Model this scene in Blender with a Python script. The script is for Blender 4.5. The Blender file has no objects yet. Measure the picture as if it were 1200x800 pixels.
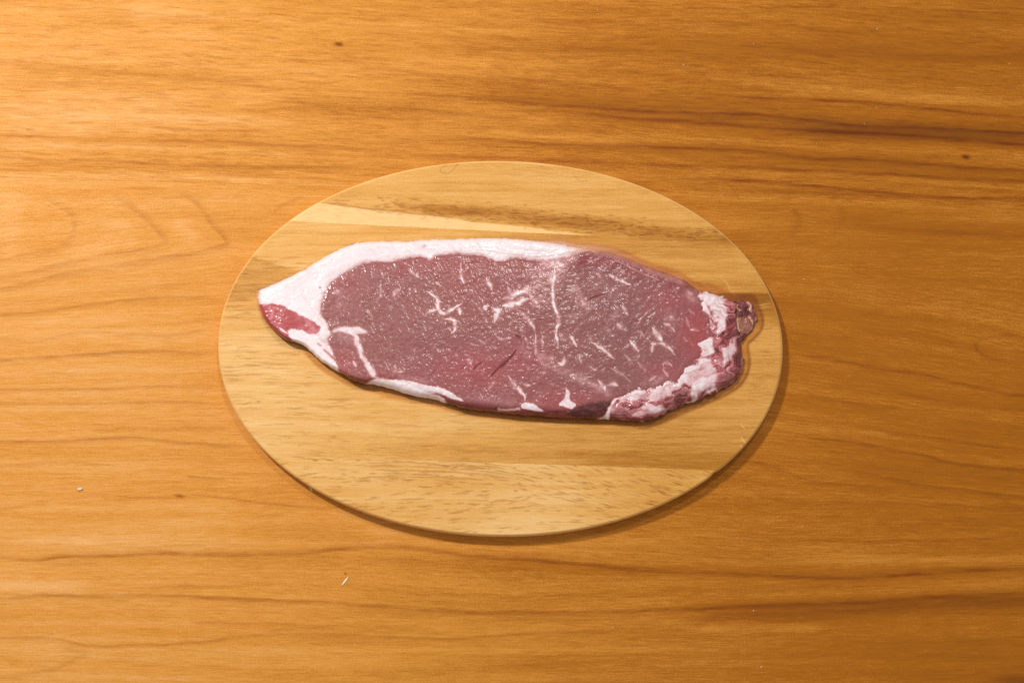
import bpy, math, random
import numpy as np
from mathutils import Vector, Matrix

rng = np.random.default_rng(7)
random.seed(7)
C = bpy.context.scene.collection
SC = bpy.context.scene

# ------------------------------------------------------------------ camera, light, exposure
CAM_LOC = Vector((-0.045, -0.165, 0.585))
FOCAL, SENSOR = 40.0, 36.0
cam_d = bpy.data.cameras.new('camera')
cam = bpy.data.objects.new('camera', cam_d)
C.objects.link(cam)
cam_d.lens = FOCAL
cam_d.sensor_width = SENSOR
cam_d.clip_start = 0.01
cam_d.clip_end = 50
fw = (Vector((0, 0, 0)) - CAM_LOC).normalized()
right = fw.cross(Vector((0, 1, 0))).normalized()
up = right.cross(fw)
R = Matrix((right, up, -fw)).transposed()
cam.matrix_world = Matrix.Translation(CAM_LOC) @ R.to_4x4()
SC.camera = cam
SC.render.resolution_x, SC.render.resolution_y = 1024, 682

world = bpy.data.worlds.new('World')
SC.world = world
world.use_nodes = True
bg = world.node_tree.nodes['Background']
bg.inputs[0].default_value = (1.0, 0.97, 0.93, 1)
bg.inputs[1].default_value = 0.40

def area_lamp(name, loc, size, power, col):
    d = bpy.data.lights.new(name, 'AREA')
    d.shape = 'DISK'
    d.size = size
    d.energy = power
    d.color = col
    o = bpy.data.objects.new(name, d)
    C.objects.link(o)
    o.location = loc
    o.rotation_euler = (-Vector(loc)).to_track_quat('-Z', 'Y').to_euler()
    return o
area_lamp('ceiling_lamp', (-0.57, 0.45, 0.86), 0.11, 9.3, (1.0, 0.97, 0.93))
area_lamp('ceiling_lamp', (0.16, 0.60, 1.20), 0.15, 3.5, (1.0, 0.96, 0.91))

vs = SC.view_settings
vs.view_transform = 'Standard'
vs.look = 'None'
vs.exposure = 0.0
vs.gamma = 1.0
vs.use_curve_mapping = False
SC.cycles.use_denoising = False
SC.cycles.max_bounces = 6

# ------------------------------------------------------------------ numeric helpers
FX = SENSOR / FOCAL / 1200.0
rv, uv_, fv = np.array(right), np.array(up), np.array(fw)
cl = np.array(CAM_LOC)

def at(u, v, z):
    """place on the level z of the point that a survey of the photograph puts at (u, v)"""
    u = np.asarray(u, float); v = np.asarray(v, float)
    d = fv + ((u - 600) * FX)[..., None] * rv - ((v - 400) * FX)[..., None] * uv_
    t = (z - cl[2]) / d[..., 2]
    return cl + d * t[..., None]

_lat = rng.random((256, 256))
def vnoise(x, y, seed=0):
    x = np.asarray(x, float) + seed * 17.31; y = np.asarray(y, float) + seed * 9.77
    xi = np.floor(x).astype(int); yi = np.floor(y).astype(int)
    fx = x - xi; fy = y - yi
    fx = fx * fx * fx * (fx * (fx * 6 - 15) + 10); fy = fy * fy * fy * (fy * (fy * 6 - 15) + 10)
    x0, x1, y0, y1 = xi & 255, (xi + 1) & 255, yi & 255, (yi + 1) & 255
    a = _lat[y0, x0] * (1 - fx) + _lat[y0, x1] * fx
    b = _lat[y1, x0] * (1 - fx) + _lat[y1, x1] * fx
    return (a * (1 - fy) + b * fy) * 2 - 1

def fbm(x, y, oct=4, seed=0, gain=0.5):
    r = 0; a = 1; s = 0
    for i in range(oct):
        r = r + a * vnoise(x * 2 ** i, y * 2 ** i, seed + i * 3)
        s += a; a *= gain
    return r / s

def sstep(a, b, x):
    t = np.clip((x - a) / (b - a), 0, 1)
    return t * t * (3 - 2 * t)

def smooth_line(pts, n=8):
    p = np.array(pts, float)
    if len(p) < 3:
        return p
    q = np.vstack([2 * p[0] - p[1], p, 2 * p[-1] - p[-2]])
    out = []
    for i in range(1, len(q) - 2):
        t = np.linspace(0, 1, n, endpoint=False)[:, None]
        a, b, c, d = q[i - 1], q[i], q[i + 1], q[i + 2]
        out.append(0.5 * (2 * b + (c - a) * t + (2 * a - 5 * b + 4 * c - d) * t * t + (3 * b - a - 3 * c + d) * t ** 3))
    out.append(p[-1:])
    return np.vstack(out)

def line_dist(U, V, p):
    """distance to a polyline, side (+1 below/right of travel) and position along it"""
    best = np.full(U.shape, 1e9); side = np.ones(U.shape); along = np.zeros(U.shape)
    L = np.hypot(*(p[1:] - p[:-1]).T); tot = max(L.sum(), 1e-9); acc = 0
    for i in range(len(p) - 1):
        a, b = p[i], p[i + 1]
        dx, dy = b - a
        l2 = dx * dx + dy * dy + 1e-12
        t = np.clip(((U - a[0]) * dx + (V - a[1]) * dy) / l2, 0, 1)
        ex, ey = U - a[0] - t * dx, V - a[1] - t * dy
        d = np.hypot(ex, ey)
        m = d < best
        best = np.where(m, d, best)
        side = np.where(m, np.where(dx * ey - dy * ex > 0, 1.0, -1.0), side)
        along = np.where(m, (acc + t * L[i]) / tot, along)
        acc += L[i]
    return best, side, along

def inside(U, V, p):
    r = np.zeros(U.shape, bool)
    n = len(p)
    for i in range(n):
        x1, y1 = p[i]; x2, y2 = p[(i + 1) % n]
        if y1 == y2:
            continue
        c = ((y1 > V) != (y2 > V)) & (U < (x2 - x1) * (V - y1) / (y2 - y1) + x1)
        r ^= c
    return r

def sdist(U, V, p):
    """distance to a closed outline, positive inside"""
    p = np.array(p, float)
    d, _, _ = line_dist(U, V, np.vstack([p, p[:1]]))
    return np.where(inside(U, V, p), d, -d)

class Raster:
    """a sheet of numbers over the surveyed area, sampled on to mesh points"""
    def __init__(s, u0, v0, u1, v1, k):
        s.u0, s.v0, s.k = u0, v0, k
        s.w = int((u1 - u0) * k) + 1; s.h = int((v1 - v0) * k) + 1
        s.u = u0 + np.arange(s.w) / k; s.v = v0 + np.arange(s.h) / k
        s.U, s.V = np.meshgrid(s.u, s.v)
        s.WU, s.WV = s.U, s.V
    def new(s):
        return np.zeros((s.h, s.w))
    def window(s, p, pad):
        a = np.floor((p.min(0) - pad - (s.u0, s.v0)) * s.k).astype(int)
        b = np.ceil((p.max(0) + pad - (s.u0, s.v0)) * s.k).astype(int)
        return slice(max(a[1], 0), max(min(b[1] + 1, s.h), 0)), slice(max(a[0], 0), max(min(b[0] + 1, s.w), 0))
    def stroke(s, img, pts, w0, w1, k, mode='max', taper=0.0, power=2.0, fade=0.0):
        p = np.array(pts, float)
        sl = s.window(p, max(w0, w1) * 2.6 + 3)
        U, V = s.WU[sl], s.WV[sl]
        if U.size == 0:
            return
        d, sd, al = line_dist(U, V, p)
        w = np.where(sd > 0, w1, w0)
        if taper:
            w = w * (0.25 + 0.75 * np.clip(np.minimum(al, 1 - al) / taper, 0, 1))
        g = k * np.exp(-np.power(d / w, power))
        if fade:
            g = g * sstep(0, fade, np.minimum(al, 1 - al))
        if mode == 'max':
            img[sl] = np.maximum(img[sl], g)
        else:
            img[sl] += g
    def sample(s, img, u, v):
        x = np.clip((u - s.u0) * s.k, 0, s.w - 1.001); y = np.clip((v - s.v0) * s.k, 0, s.h - 1.001)
        xi = x.astype(int); yi = y.astype(int); fx = x - xi; fy = y - yi
        return (img[yi, xi] * (1 - fx) * (1 - fy) + img[yi, xi + 1] * fx * (1 - fy)
                + img[yi + 1, xi] * (1 - fx) * fy + img[yi + 1, xi + 1] * fx * fy)

def mesh_obj(name, verts, quads, mat, parent=None, attrs=None, normals=None, smooth=True):
    verts = np.asarray(verts, np.float32).reshape(-1, 3)
    quads = np.asarray(quads, np.int32)
    n = quads.shape[1]
    me = bpy.data.meshes.new(name)
    me.vertices.add(len(verts))
    me.vertices.foreach_set('co', verts.ravel())
    me.loops.add(quads.size)
    me.loops.foreach_set('vertex_index', quads.ravel())
    me.polygons.add(len(quads))
    me.polygons.foreach_set('loop_start', np.arange(0, quads.size, n, dtype=np.int32))
    me.polygons.foreach_set('use_smooth', np.full(len(quads), smooth))
    me.update(calc_edges=True)
    me.validate()
    for k, a in (attrs or {}).items():
        a = np.asarray(a, np.float32)
        if a.shape[1] == 3:
            t = me.attributes.new(k, 'FLOAT_VECTOR', 'POINT')
            t.data.foreach_set('vector', a.ravel())
        else:
            t = me.attributes.new(k, 'FLOAT_COLOR', 'POINT')
            t.data.foreach_set('color', a.ravel())
    if normals is not None:
        me.normals_split_custom_set_from_vertices(normals.tolist())
    me.materials.append(mat)
    o = bpy.data.objects.new(name, me)
    C.objects.link(o)
    if parent:
        o.parent = parent
    return o

def grid_quads(h, w, flip=False):
    i = np.arange(h * w).reshape(h, w)
    q = np.stack([i[:-1, :-1], i[1:, :-1], i[1:, 1:], i[:-1, 1:]], -1).reshape(-1, 4)
    return q[:, ::-1] if flip else q

def thing(name, label, cat, group=None, loc=(0, 0, 0)):
    o = bpy.data.objects.new(name, None)
    o.empty_display_size = 0.05
    C.objects.link(o)
    o.location = loc
    o['label'] = label; o['category'] = cat
    if group:
        o['group'] = group
    return o

def tag(o, label, cat, group=None):
    o['label'] = label; o['category'] = cat
    if group:
        o['group'] = group
    return o

# ------------------------------------------------------------------ materials
class Nodes:
    def __init__(s, name):
        s.m = bpy.data.materials.new(name)
        s.m.use_nodes = True
        s.t = s.m.node_tree
        s.n = s.t.nodes
        s.bsdf = s.n['Principled BSDF']
        s.out = s.n['Material Output']
    def link(s, a, b):
        s.t.links.new(a, b)
    def val(s, sock, x):
        if hasattr(x, 'is_linked'):
            s.link(x, sock)
        elif isinstance(x, tuple) and len(x) == 3 and sock.type == 'RGBA':
            sock.default_value = (*x, 1)
        else:
            sock.default_value = x
    def attr(s, name):
        a = s.n.new('ShaderNodeAttribute'); a.attribute_name = name
        return a
    def sep(s, col):
        a = s.n.new('ShaderNodeSeparateColor'); s.link(col, a.inputs[0])
        return a.outputs
    def math(s, op, a, b=0.0, c=0.0, clamp=False):
        m = s.n.new('ShaderNodeMath'); m.operation = op; m.use_clamp = clamp
        s.val(m.inputs[0], a); s.val(m.inputs[1], b); s.val(m.inputs[2], c)
        return m.outputs[0]
    def mix(s, f, a, b, mode='MIX'):
        m = s.n.new('ShaderNodeMix'); m.data_type = 'RGBA'; m.blend_type = mode
        s.val(m.inputs[0], f); s.val(m.inputs[6], a); s.val(m.inputs[7], b)
        return m.outputs[2]
    def scale(s, vec, sc):
        m = s.n.new('ShaderNodeMapping'); m.inputs['Scale'].default_value = sc
        s.link(vec, m.inputs[0])
        return m.outputs[0]
    def noise(s, vec, sc, detail=3.0, rough=0.55, dist=0.0):
        m = s.n.new('ShaderNodeTexNoise'); m.inputs['Scale'].default_value = sc
        m.inputs['Detail'].default_value = detail; m.inputs['Roughness'].default_value = rough
        m.inputs['Distortion'].default_value = dist
        s.link(vec, m.inputs['Vector'])
        return m.outputs['Fac']
    def ramp(s, f, lo, hi, a=0.0, b=1.0):
        m = s.n.new('ShaderNodeMapRange'); m.clamp = True
        s.val(m.inputs[0], f)
        for k, x in enumerate((lo, hi, a, b)):
            m.inputs[k + 1].default_value = x
        return m.outputs[0]
    def bump(s, h, strength, dist, normal=None):
        m = s.n.new('ShaderNodeBump'); s.val(m.inputs['Strength'], strength); m.inputs['Distance'].default_value = dist
        s.link(h, m.inputs['Height'])
        if normal is not None:
            s.link(normal, m.inputs['Normal'])
        return m.outputs[0]

def wood_material(name, pale, mid, dark, deep, rough, coat, fibre=1.0, speck=1.0):
    """wood whose figure (ring lines, tone, pale streaks, hue) is read from the point data 'figure', and whose
    fibres run along the point data 'grain' (millimetre-like units: along, across)"""
    N = Nodes(name)
    f = N.sep(N.attr('figure').outputs['Color'])
    g = N.attr('grain').outputs['Vector']
    n1 = N.noise(N.scale(g, (0.026, 0.42, 1)), 1.0, 4, 0.60)
    n2 = N.noise(N.scale(g, (0.075, 0.95, 1)), 1.0, 2, 0.5)
    n3 = N.noise(N.scale(g, (0.50, 0.80, 1)), 1.0, 2, 0.6)
    n4 = N.noise(N.scale(g, (0.004, 0.035, 1)), 1.0, 3, 0.5)
    t = N.math('ADD', N.math('MULTIPLY', N.math('SUBTRACT', n1, 0.5), 0.42 * fibre), N.math('MULTIPLY', N.math('SUBTRACT', n2, 0.5), 0.34 * fibre))
    t = N.math('ADD', t, N.math('MULTIPLY', N.math('SUBTRACT', n3, 0.5), 0.40 * speck))
    t = N.math('ADD', t, N.math('MULTIPLY', N.math('SUBTRACT', n4, 0.5), 0.30))
    tone = N.math('ADD', f[1], t)
    c = N.mix(N.ramp(tone, 0.0, 0.5), pale, mid)
    c = N.mix(N.ramp(tone, 0.5, 1.0), c, dark)
    c = N.mix(N.ramp(tone, 1.0, 1.7), c, tuple(x * y for x, y in zip(dark, (0.58, 0.52, 0.5))))
    ln = N.math('MULTIPLY', f[0], N.math('ADD', 0.75, N.math('MULTIPLY', n2, 0.5)), clamp=True)
    c = N.mix(ln, c, N.mix(1.0, c, deep, 'MULTIPLY'))
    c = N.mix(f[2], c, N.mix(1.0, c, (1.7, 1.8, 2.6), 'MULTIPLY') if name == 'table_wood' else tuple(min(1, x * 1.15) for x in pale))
    N.link(c, N.bsdf.inputs['Base Color'])
    h = N.math('SUBTRACT', N.math('MULTIPLY', n2, 0.6), N.math('MULTIPLY', f[0], 0.8))
    h = N.math('ADD', h, N.math('MULTIPLY', n3, 0.3))
    b = N.bump(h, 0.35, 0.00012)
    N.link(b, N.bsdf.inputs['Normal'])
    N.link(N.math('ADD', rough, N.math('MULTIPLY', N.math('SUBTRACT', n3, 0.5), 0.25)), N.bsdf.inputs['Roughness'])
    N.bsdf.inputs['Specular IOR Level'].default_value = 0.18
    N.bsdf.inputs['Coat Weight'].default_value = coat
    N.bsdf.inputs['Coat Roughness'].default_value = rough * 0.9
    return N.m

TABLE_WOOD = wood_material('table_wood', (0.80, 0.425, 0.160), (0.66, 0.272, 0.038), (0.40, 0.128, 0.004), (0.56, 0.38, 0.07), 0.62, 0.0, 1.5, 2.0)
BOARD_WOOD = wood_material('board_wood', (0.83, 0.520, 0.215), (0.69, 0.350, 0.082), (0.45, 0.180, 0.018), (0.50, 0.33, 0.11), 0.5, 0.0, 1.2, 1.7)

def meat_material():
    N = Nodes('raw_meat')
    a = N.sep(N.attr('tissue').outputs['Color'])
    b = N.sep(N.attr('surface').outputs['Color'])
    tc = N.n.new('ShaderNodeTexCoord').outputs['Object']
    gr = N.noise(tc, 1700, 3, 0.65)
    md = N.noise(tc, 420, 3, 0.6, 0.6)
    big = N.noise(tc, 60, 3, 0.5)
    lean = N.mix(N.ramp(gr, 0.34, 0.66), (0.205, 0.052, 0.047), (0.345, 0.112, 0.100))
    lean = N.mix(N.math('MULTIPLY', N.ramp(md, 0.5, 0.75), 0.35), lean, (0.43, 0.20, 0.185))
    lean = N.mix(N.math('MULTIPLY', N.ramp(big, 0.45, 0.7), 0.35), lean, (0.27, 0.100, 0.108))
    lean = N.mix(N.attr('surface').outputs['Alpha'], lean, N.mix(N.ramp(gr, 0.34, 0.66), (0.150, 0.050, 0.058), (0.285, 0.118, 0.128)))
    red = N.mix(N.ramp(gr, 0.3, 0.7), (0.34, 0.028, 0.036), (0.50, 0.085, 0.095))
    c = N.mix(a[1], lean, red)
    c = N.mix(a[2], c, (0.075, 0.012, 0.010))
    fat = N.mix(N.ramp(md, 0.3, 0.75), (0.77, 0.64, 0.66), (0.86, 0.775, 0.805))
    fat = N.mix(b[1], fat, (0.68, 0.37, 0.23))
    ff = N.math('ADD', a[0], N.math('MULTIPLY', N.math('MULTIPLY', N.math('SUBTRACT', gr, 0.5), 0.7), N.math('MULTIPLY', a[0], N.math('SUBTRACT', 1.0, a[0]))), clamp=True)
    pink = N.mix(a[1], (0.62, 0.33, 0.33), (0.66, 0.25, 0.28))
    pink = N.mix(b[1], pink, (0.55, 0.24, 0.14))
    c = N.mix(N.ramp(ff, 0.0, 0.58), c, pink)
    c = N.mix(N.ramp(ff, 0.36, 0.92), c, fat)
    N.link(c, N.bsdf.inputs['Base Color'])
    sp = b[0]
    mp = N.n.new('ShaderNodeMapping'); mp.inputs['Rotation'].default_value = (0, 0, 0.7); mp.inputs['Scale'].default_value = (1, 0.5, 1)
    N.link(tc, mp.inputs[0]); fc = mp.outputs[0]
    hn = N.noise(fc, 1000, 2, 0.5)
    hv = N.n.new('ShaderNodeTexVoronoi'); hv.inputs['Scale'].default_value = 900
    N.link(fc, hv.inputs['Vector'])
    h = N.math('ADD', hn, N.math('MULTIPLY', hv.outputs['Distance'], 0.35))
    nb = N.bump(h, N.math('MULTIPLY', N.math('ADD', 0.03, N.math('MULTIPLY', sp, 0.33)), N.math('SUBTRACT', 1.0, N.math('MULTIPLY', a[0], 0.95))), 0.00042)
    N.link(nb, N.bsdf.inputs['Normal'])
    N.bsdf.inputs['Roughness'].default_value = 0.48
    N.bsdf.inputs['Specular IOR Level'].default_value = 0.3
    N.bsdf.inputs['Coat Weight'].default_value = 0.55
    N.link(N.ramp(b[2], 0, 1, 0.24, 0.06), N.bsdf.inputs['Coat Roughness'])
    N.bsdf.inputs['Coat IOR'].default_value = 1.42
    N.link(nb, N.bsdf.inputs['Coat Normal'])
    return N.m
MEAT = meat_material()

def juice_material():
    N = Nodes('meat_juice')
    N.n.remove(N.bsdf)
    a = N.sep(N.attr('surface').outputs['Color'])
    tr = N.n.new('ShaderNodeBsdfTransparent')
    N.link(N.mix(a[0], (1.0, 1.0, 1.0), N.mix(a[1], (0.92, 0.84, 0.74), (0.92, 0.80, 0.72))), tr.inputs[0])
    gl = N.n.new('ShaderNodeBsdfGlossy'); gl.inputs['Roughness'].default_value = 0.25
    fr = N.n.new('ShaderNodeFresnel'); fr.inputs[0].default_value = 1.33
    tc = N.n.new('ShaderNodeTexCoord').outputs['Object']
    N.link(N.bump(N.noise(tc, 500, 2, 0.5), 0.12, 0.0002), gl.inputs['Normal'])
    mx = N.n.new('ShaderNodeMixShader')
    N.link(N.math('MULTIPLY', fr.outputs[0], a[0]), mx.inputs[0]); N.link(tr.outputs[0], mx.inputs[1]); N.link(gl.outputs[0], mx.inputs[2])
    N.link(mx.outputs[0], N.out.inputs[0])
    return N.m
JUICE = juice_material()

def plain(name, col, rough=0.6):
    N = Nodes(name)
    tc = N.n.new('ShaderNodeTexCoord').outputs['Object']
    n = N.noise(tc, 900, 3, 0.6)
    N.link(N.mix(N.ramp(n, 0.3, 0.7), tuple(x * 0.82 for x in col), col), N.bsdf.inputs['Base Color'])
    N.bsdf.inputs['Roughness'].default_value = rough
    return N.m
CRUMB = plain('pale_crumb', (0.80, 0.60, 0.44))
SPLINT = plain('pale_splinter', (0.92, 0.74, 0.46))
HAIR = plain('fine_hair', (0.42, 0.22, 0.08))

# ------------------------------------------------------------------ the table
TR = Raster(-60, -60, 1260, 860, 1.25)
def joint(u):
    return np.interp(u, [-1600, 0, 400, 800, 1200, 2800], [207, 208, 219, 231, 245, 290])

BOT_V = [215, 300, 415, 520, 650, 700, 800]
BOT_U = [-1600, 0, 260, 600, 900, 1200, 2800]
BOT_D = np.array([[-2, 0, 2, 14, 22, 30, 60], [40, 28, 2, 0, 6, 14, 30], [14, 9, 0, 0, 2, 48, 90], [0, 0, 0, 0, 2, 34, 60],
                  [4, 3, 0, 5, 25, 18, 10], [3, 2, 0, 17, 9, -3, -10], [0, 0, 6, 4, 0, -6, -10]], float)
def grain_shift(u, v):
    top = 0.022 * u + 0.000016 * np.clip(u, 0, 1200) ** 2 + 3 * vnoise(u / 210, v / 60, 3)
    rows = np.stack([np.interp(u, BOT_U, r) for r in BOT_D], 0)
    vv = np.clip(v, BOT_V[0], BOT_V[-1])
    k = np.clip(np.searchsorted(BOT_V, vv) - 1, 0, len(BOT_V) - 2)
    bv = np.array(BOT_V, float)
    f = (vv - bv[k]) / (bv[k + 1] - bv[k]); f = f * f * (3 - 2 * f)
    lo = np.take_along_axis(rows, k[None], 0)[0]; hi = np.take_along_axis(rows, k[None] + 1, 0)[0]
    bot = lo * (1 - f) + hi * f + 2.0 * vnoise(u / 160, v / 40, 5)
    return np.where(v < joint(u), top, bot)

def ext(p):
    p = [tuple(x) for x in p]
    if p[0][0] <= 3:
        p = [(-80, p[0][1])] + p
    if p[-1][0] >= 1197:
        p = p + [(1290, p[-1][1])]
    return smooth_line(p, 6)

line = TR.new(); tone = TR.new() + 0.42; lite = TR.new()
TR.WU = TR.U + 1.0 * vnoise(TR.U / 60, TR.V / 20, 1)
TR.WV = TR.V + 1.6 * fbm(TR.U / 90, TR.V / 40, 2, 2) + 0.55 * vnoise(TR.U / 14, TR.V / 6, 8)
# (points, strength, width on the upper side, width on the lower side)
TOP_LINES = [
 ([(0, 73), (60, 76), (143, 84), (185, 88), (270, 96), (330, 98)], .40, 2, 5),
 ([(180, 90), (260, 97), (300, 103), (345, 106)], .45, 1.5, 3),
 ([(0, 97), (60, 96), (133, 97), (200, 103)], .30, 2, 5),
 ([(400, 80), (470, 82), (520, 89), (600, 92), (680, 97), (760, 106)], .50, 1.5, 4),
 ([(300, 108), (345, 118), (400, 124), (500, 130), (580, 138), (640, 142)], .42, 2, 5),
 ([(400, 107), (470, 109), (520, 112), (600, 118), (700, 126), (800, 133), (900, 136), (1000, 146), (1100, 150), (1200, 155)], .62, 1.2, 3.5),
 ([(640, 128), (720, 137), (800, 143), (920, 152), (1050, 158), (1200, 170)], .65, 3, 4),
 ([(800, 108), (890, 115), (1000, 119), (1100, 128), (1200, 137)], .60, 1.5, 4),
 ([(800, 84), (890, 88), (960, 92)], .35, 1.5, 2), 
 ([(463, 158), (533, 162), (600, 165), (660, 169), (800, 173), (883, 177), (960, 185), (1033, 188), (1200, 200)], .55, 1.2, 5),
 ([(400, 175), (467, 178), (540, 183), (633, 188), (800, 194), (900, 197), (1200, 213)], .50, 1.5, 5),
 ([(780, 208), (900, 213), (1000, 223), (1100, 230), (1200, 234)], .60, 1.5, 5),
 ([(850, 222), (960, 227), (1100, 233)], .40, 2, 3),
 ([(0, 129), (20, 131), (60, 136)], .30, 1.5, 4),
 ([(167, 147), (220, 152), (273, 153), (330, 154)], .55, 1.2, 2.5),
 ([(0, 157), (83, 162), (167, 165), (267, 167), (330, 171), (400, 173), (470, 178)], .50, 1.3, 4),
 ([(0, 182), (67, 187), (200, 193), (300, 195), (400, 195), (440, 193)], .48, 1.4, 4),
 ([(215, 192), (300, 196), (355, 194)], .60, 1, 1.6),
 ([(240, 203), (330, 207), (400, 209)], .35, 1, 3),
 ([(250, 96), (262, 92), (330, 95), (400, 100)], .28, 2, 3),
 ([(280, 131), (340, 127), (400, 128)], .30, 2, 4),
 ([(900, 7), (985, 8)], .60, 1, 1.5), ([(1085, 12), (1150, 16)], .55, 1, 1.5), ([(800, 9), (870, 11)], .30, 1, 2),
 ([(400, 30), (470, 33), (540, 30), (620, 35)], .22, 2, 5), ([(560, 40), (640, 52), (700, 58), (780, 62)], .30, 2, 6),
 ([(330, 68), (360, 71), (400, 71), (440, 77)], .40, 1.5, 3), ([(0, 5), (90, 10), (180, 20), (260, 22)], .18, 3, 6),
 ([(500, 5), (640, 8), (760, 10)], .2, 2, 4), ([(640, 22), (760, 30), (900, 28)], .25, 2, 6),
 ([(900, 60), (1000, 58), (1100, 66), (1200, 62)], .22, 3, 8)]
BOT_LINES = [
 ([(60, 213), (53, 227), (60, 237), (80, 250), (87, 263), (80, 281), (67, 291), (27, 298), (0, 305)][::-1], .26, 2, 7),
 ([(120, 222), (143, 237), (173, 260), (190, 281), (186, 288), (117, 300), (67, 310), (0, 325)][::-1], .34, 1.8, 7),
 ([(187, 217), (227, 237), (247, 263), (263, 281), (257, 288), (200, 300), (133, 310), (67, 322), (0, 337)][::-1], .38, 1.6, 7),
 ([(318, 250), (330, 240), (355, 228)], .3, 1.5, 4),
 ([(0, 367), (43, 365), (100, 357), (160, 350), (207, 347), (262, 347)], .55, 1.2, 4),
 ([(0, 355), (60, 350), (140, 340), (230, 332)], .16, 3, 5),
 ([(0, 397), (43, 398), (93, 390), (200, 392), (262, 380)], .30, 1.3, 4),
 ([(0, 422), (50, 418), (117, 413), (173, 410), (233, 413), (262, 413)], .60, 1.3, 4),
 ([(0, 457), (90, 455), (173, 452), (267, 453)], .45, 1.2, 3),
 ([(0, 473), (67, 473), (183, 470), (267, 472)], .38, 1.2, 4),
 ([(100, 503), (190, 502), (280, 500)], .30, 1.2, 4),
 ([(0, 517), (50, 517), (150, 513), (213, 518), (300, 522)], .52, 1.2, 4),
 ([(0, 547), (83, 541), (150, 545)], .22, 1.2, 4),
 ([(217, 558), (267, 562)], .45, 1, 2),
 ([(117, 580), (200, 582), (233, 580), (333, 592), (400, 596)], .45, 1.2, 3),
 ([(0, 596), (40, 588), (67, 580)], .22, 2, 5),
 ([(0, 654), (40, 658), (73, 653), (133, 651), (187, 649), (233, 651), (300, 650), (367, 647), (400, 643), (467, 642), (517, 647), (550, 652),
   (600, 655), (660, 660), (733, 667), (800, 671), (883, 674), (983, 677), (1033, 676), (1117, 670), (1200, 666)], .68, 5, 2.2),
 ([(0, 652), (70, 662), (130, 660)], .25, 4, 4),
 ([(0, 700), (50, 695), (100, 697), (183, 697), (250, 699), (300, 702), (400, 706), (483, 712), (550, 716), (667, 717), (767, 713), (800, 713),
   (900, 707), (983, 705), (1067, 700), (1133, 698), (1200, 694)], .62, 1.6, 6),
 ([(780, 722), (900, 718), (1000, 714), (1090, 708), (1200, 704)], .45, 8, 12),
 ([(870, 728), (950, 725), (1020, 720)], .32, 4, 4),
 ([(1080, 718), (1200, 718)], .35, 1, 1.6),
 ([(0, 747), (60, 747), (100, 755), (167, 755), (233, 752), (283, 745), (333, 743), (400, 743), (467, 747), (533, 748), (600, 743), (683, 740), (760, 735)], .46, 1.3, 3.5),
 ([(217, 728), (260, 729), (317, 732), (400, 734)], .34, 1, 3), ([(190, 688), (230, 686), (290, 687)], .34, 1.2, 2.5),
 ([(180, 640), (260, 638), (330, 641)], .25, 1, 2), ([(560, 722), (660, 726), (780, 728)], .22, 3, 5),
 ([(0, 793), (60, 783), (90, 770), (100, 764), (60, 758)], .28, 2, 5),
 ([(833, 628), (933, 632), (1017, 634), (1133, 632), (1200, 628)], .42, 1.3, 2.5),
 ([(920, 411), (983, 422), (1033, 432), (1083, 438), (1140, 452), (1200, 463)], .52, 2, 4.5),
 ([(1200, 392), (1160, 396), (1144, 403), (1153, 416), (1200, 424)], .45, 2, 4),
 ([(940, 460), (1000, 471), (1060, 478)], .34, 1.5, 5), ([(1040, 455), (1110, 470), (1200, 480)], .25, 2, 6),
 ([(920, 509), (1000, 518), (1040, 525), (1083, 533), (1117, 543), (1200, 551)], .50, 1.4, 4),
 ([(1017, 503), (1100, 513), (1200, 528)], .42, 1.4, 4),
 ([(867, 537), (900, 543), (950, 563), (1000, 568), (1060, 574)], .34, 1.4, 5),
 ([(987, 547), (1067, 565), (1133, 573), (1200, 582)], .45, 1.4, 5),
 ([(860, 580), (950, 588), (1060, 590), (1200, 597)], .22, 2, 6), ([(1080, 588), (1200, 594)], .38, 1.3, 3),
 ([(900, 388), (1000, 392), (1120, 386)], .14, 4, 6),
 ([(985, 262), (1060, 270), (1200, 277)], .34, 4, 6), ([(930, 243), (936, 262), (925, 280)], .3, 5, 8), ([(985, 240), (990, 255), (975, 275)], .2, 4, 8),
 ([(880, 350), (990, 346), (1100, 352)], .16, 5, 8), ([(640, 640), (720, 643), (800, 646)], .18, 1.5, 3), ([(540, 642), (600, 647), (690, 652)], .25, 1.5, 3),
 ([(560, 655), (640, 653), (690, 653)], .28, 1, 2),
 ([(1000, 790), (1100, 788), (1200, 780)], .15, 4, 8)]
for L in TOP_LINES + BOT_LINES:
    TR.stroke(line, ext(L[0]), L[2] * 0.9, L[3] * 0.8, L[1] * 1.3, fade=.12)
brk = 0.72 + 0.55 * fbm(TR.U / 45, TR.V / 3.0, 3, 11)
line *= np.clip(brk, 0.2, 1.3) * (1 + .45 * sstep(550, 950, TR.U) * (TR.V < 250))
# broad bands of darker and paler tone
for p, k, w in [([(420, 96), (520, 108), (800, 133), (1000, 150), (1300, 163)], .30, 17), ([(900, 150), (1050, 153), (1300, 165)], .34, 10),
                ([(300, 118), (420, 122), (560, 128)], .14, 14), ([(500, 175), (900, 186), (1300, 210)], .14, 12), ([(-60, 190), (300, 196), (420, 190)], .10, 9),
                ([(-60, 90), (140, 92), (330, 104)], .12, 14), ([(560, 40), (800, 60), (1000, 55), (1300, 75)], .12, 30),
                ([(780, 712), (1000, 708), (1300, 698)], .22, 16), ([(-60, 655), (400, 650), (800, 668), (1300, 664)], .10, 9),
                ([(930, 430), (1100, 470), (1300, 480)], .10, 30), ([(940, 530), (1100, 560), (1300, 570)], .10, 24), ([(250, 600), (420, 600)], .10, 30),
                ([(950, 250), (1100, 270), (1300, 278)], .12, 14)]:
    TR.stroke(tone, smooth_line(p), w, w, k * 1.25, 'add', fade=.28)
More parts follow.
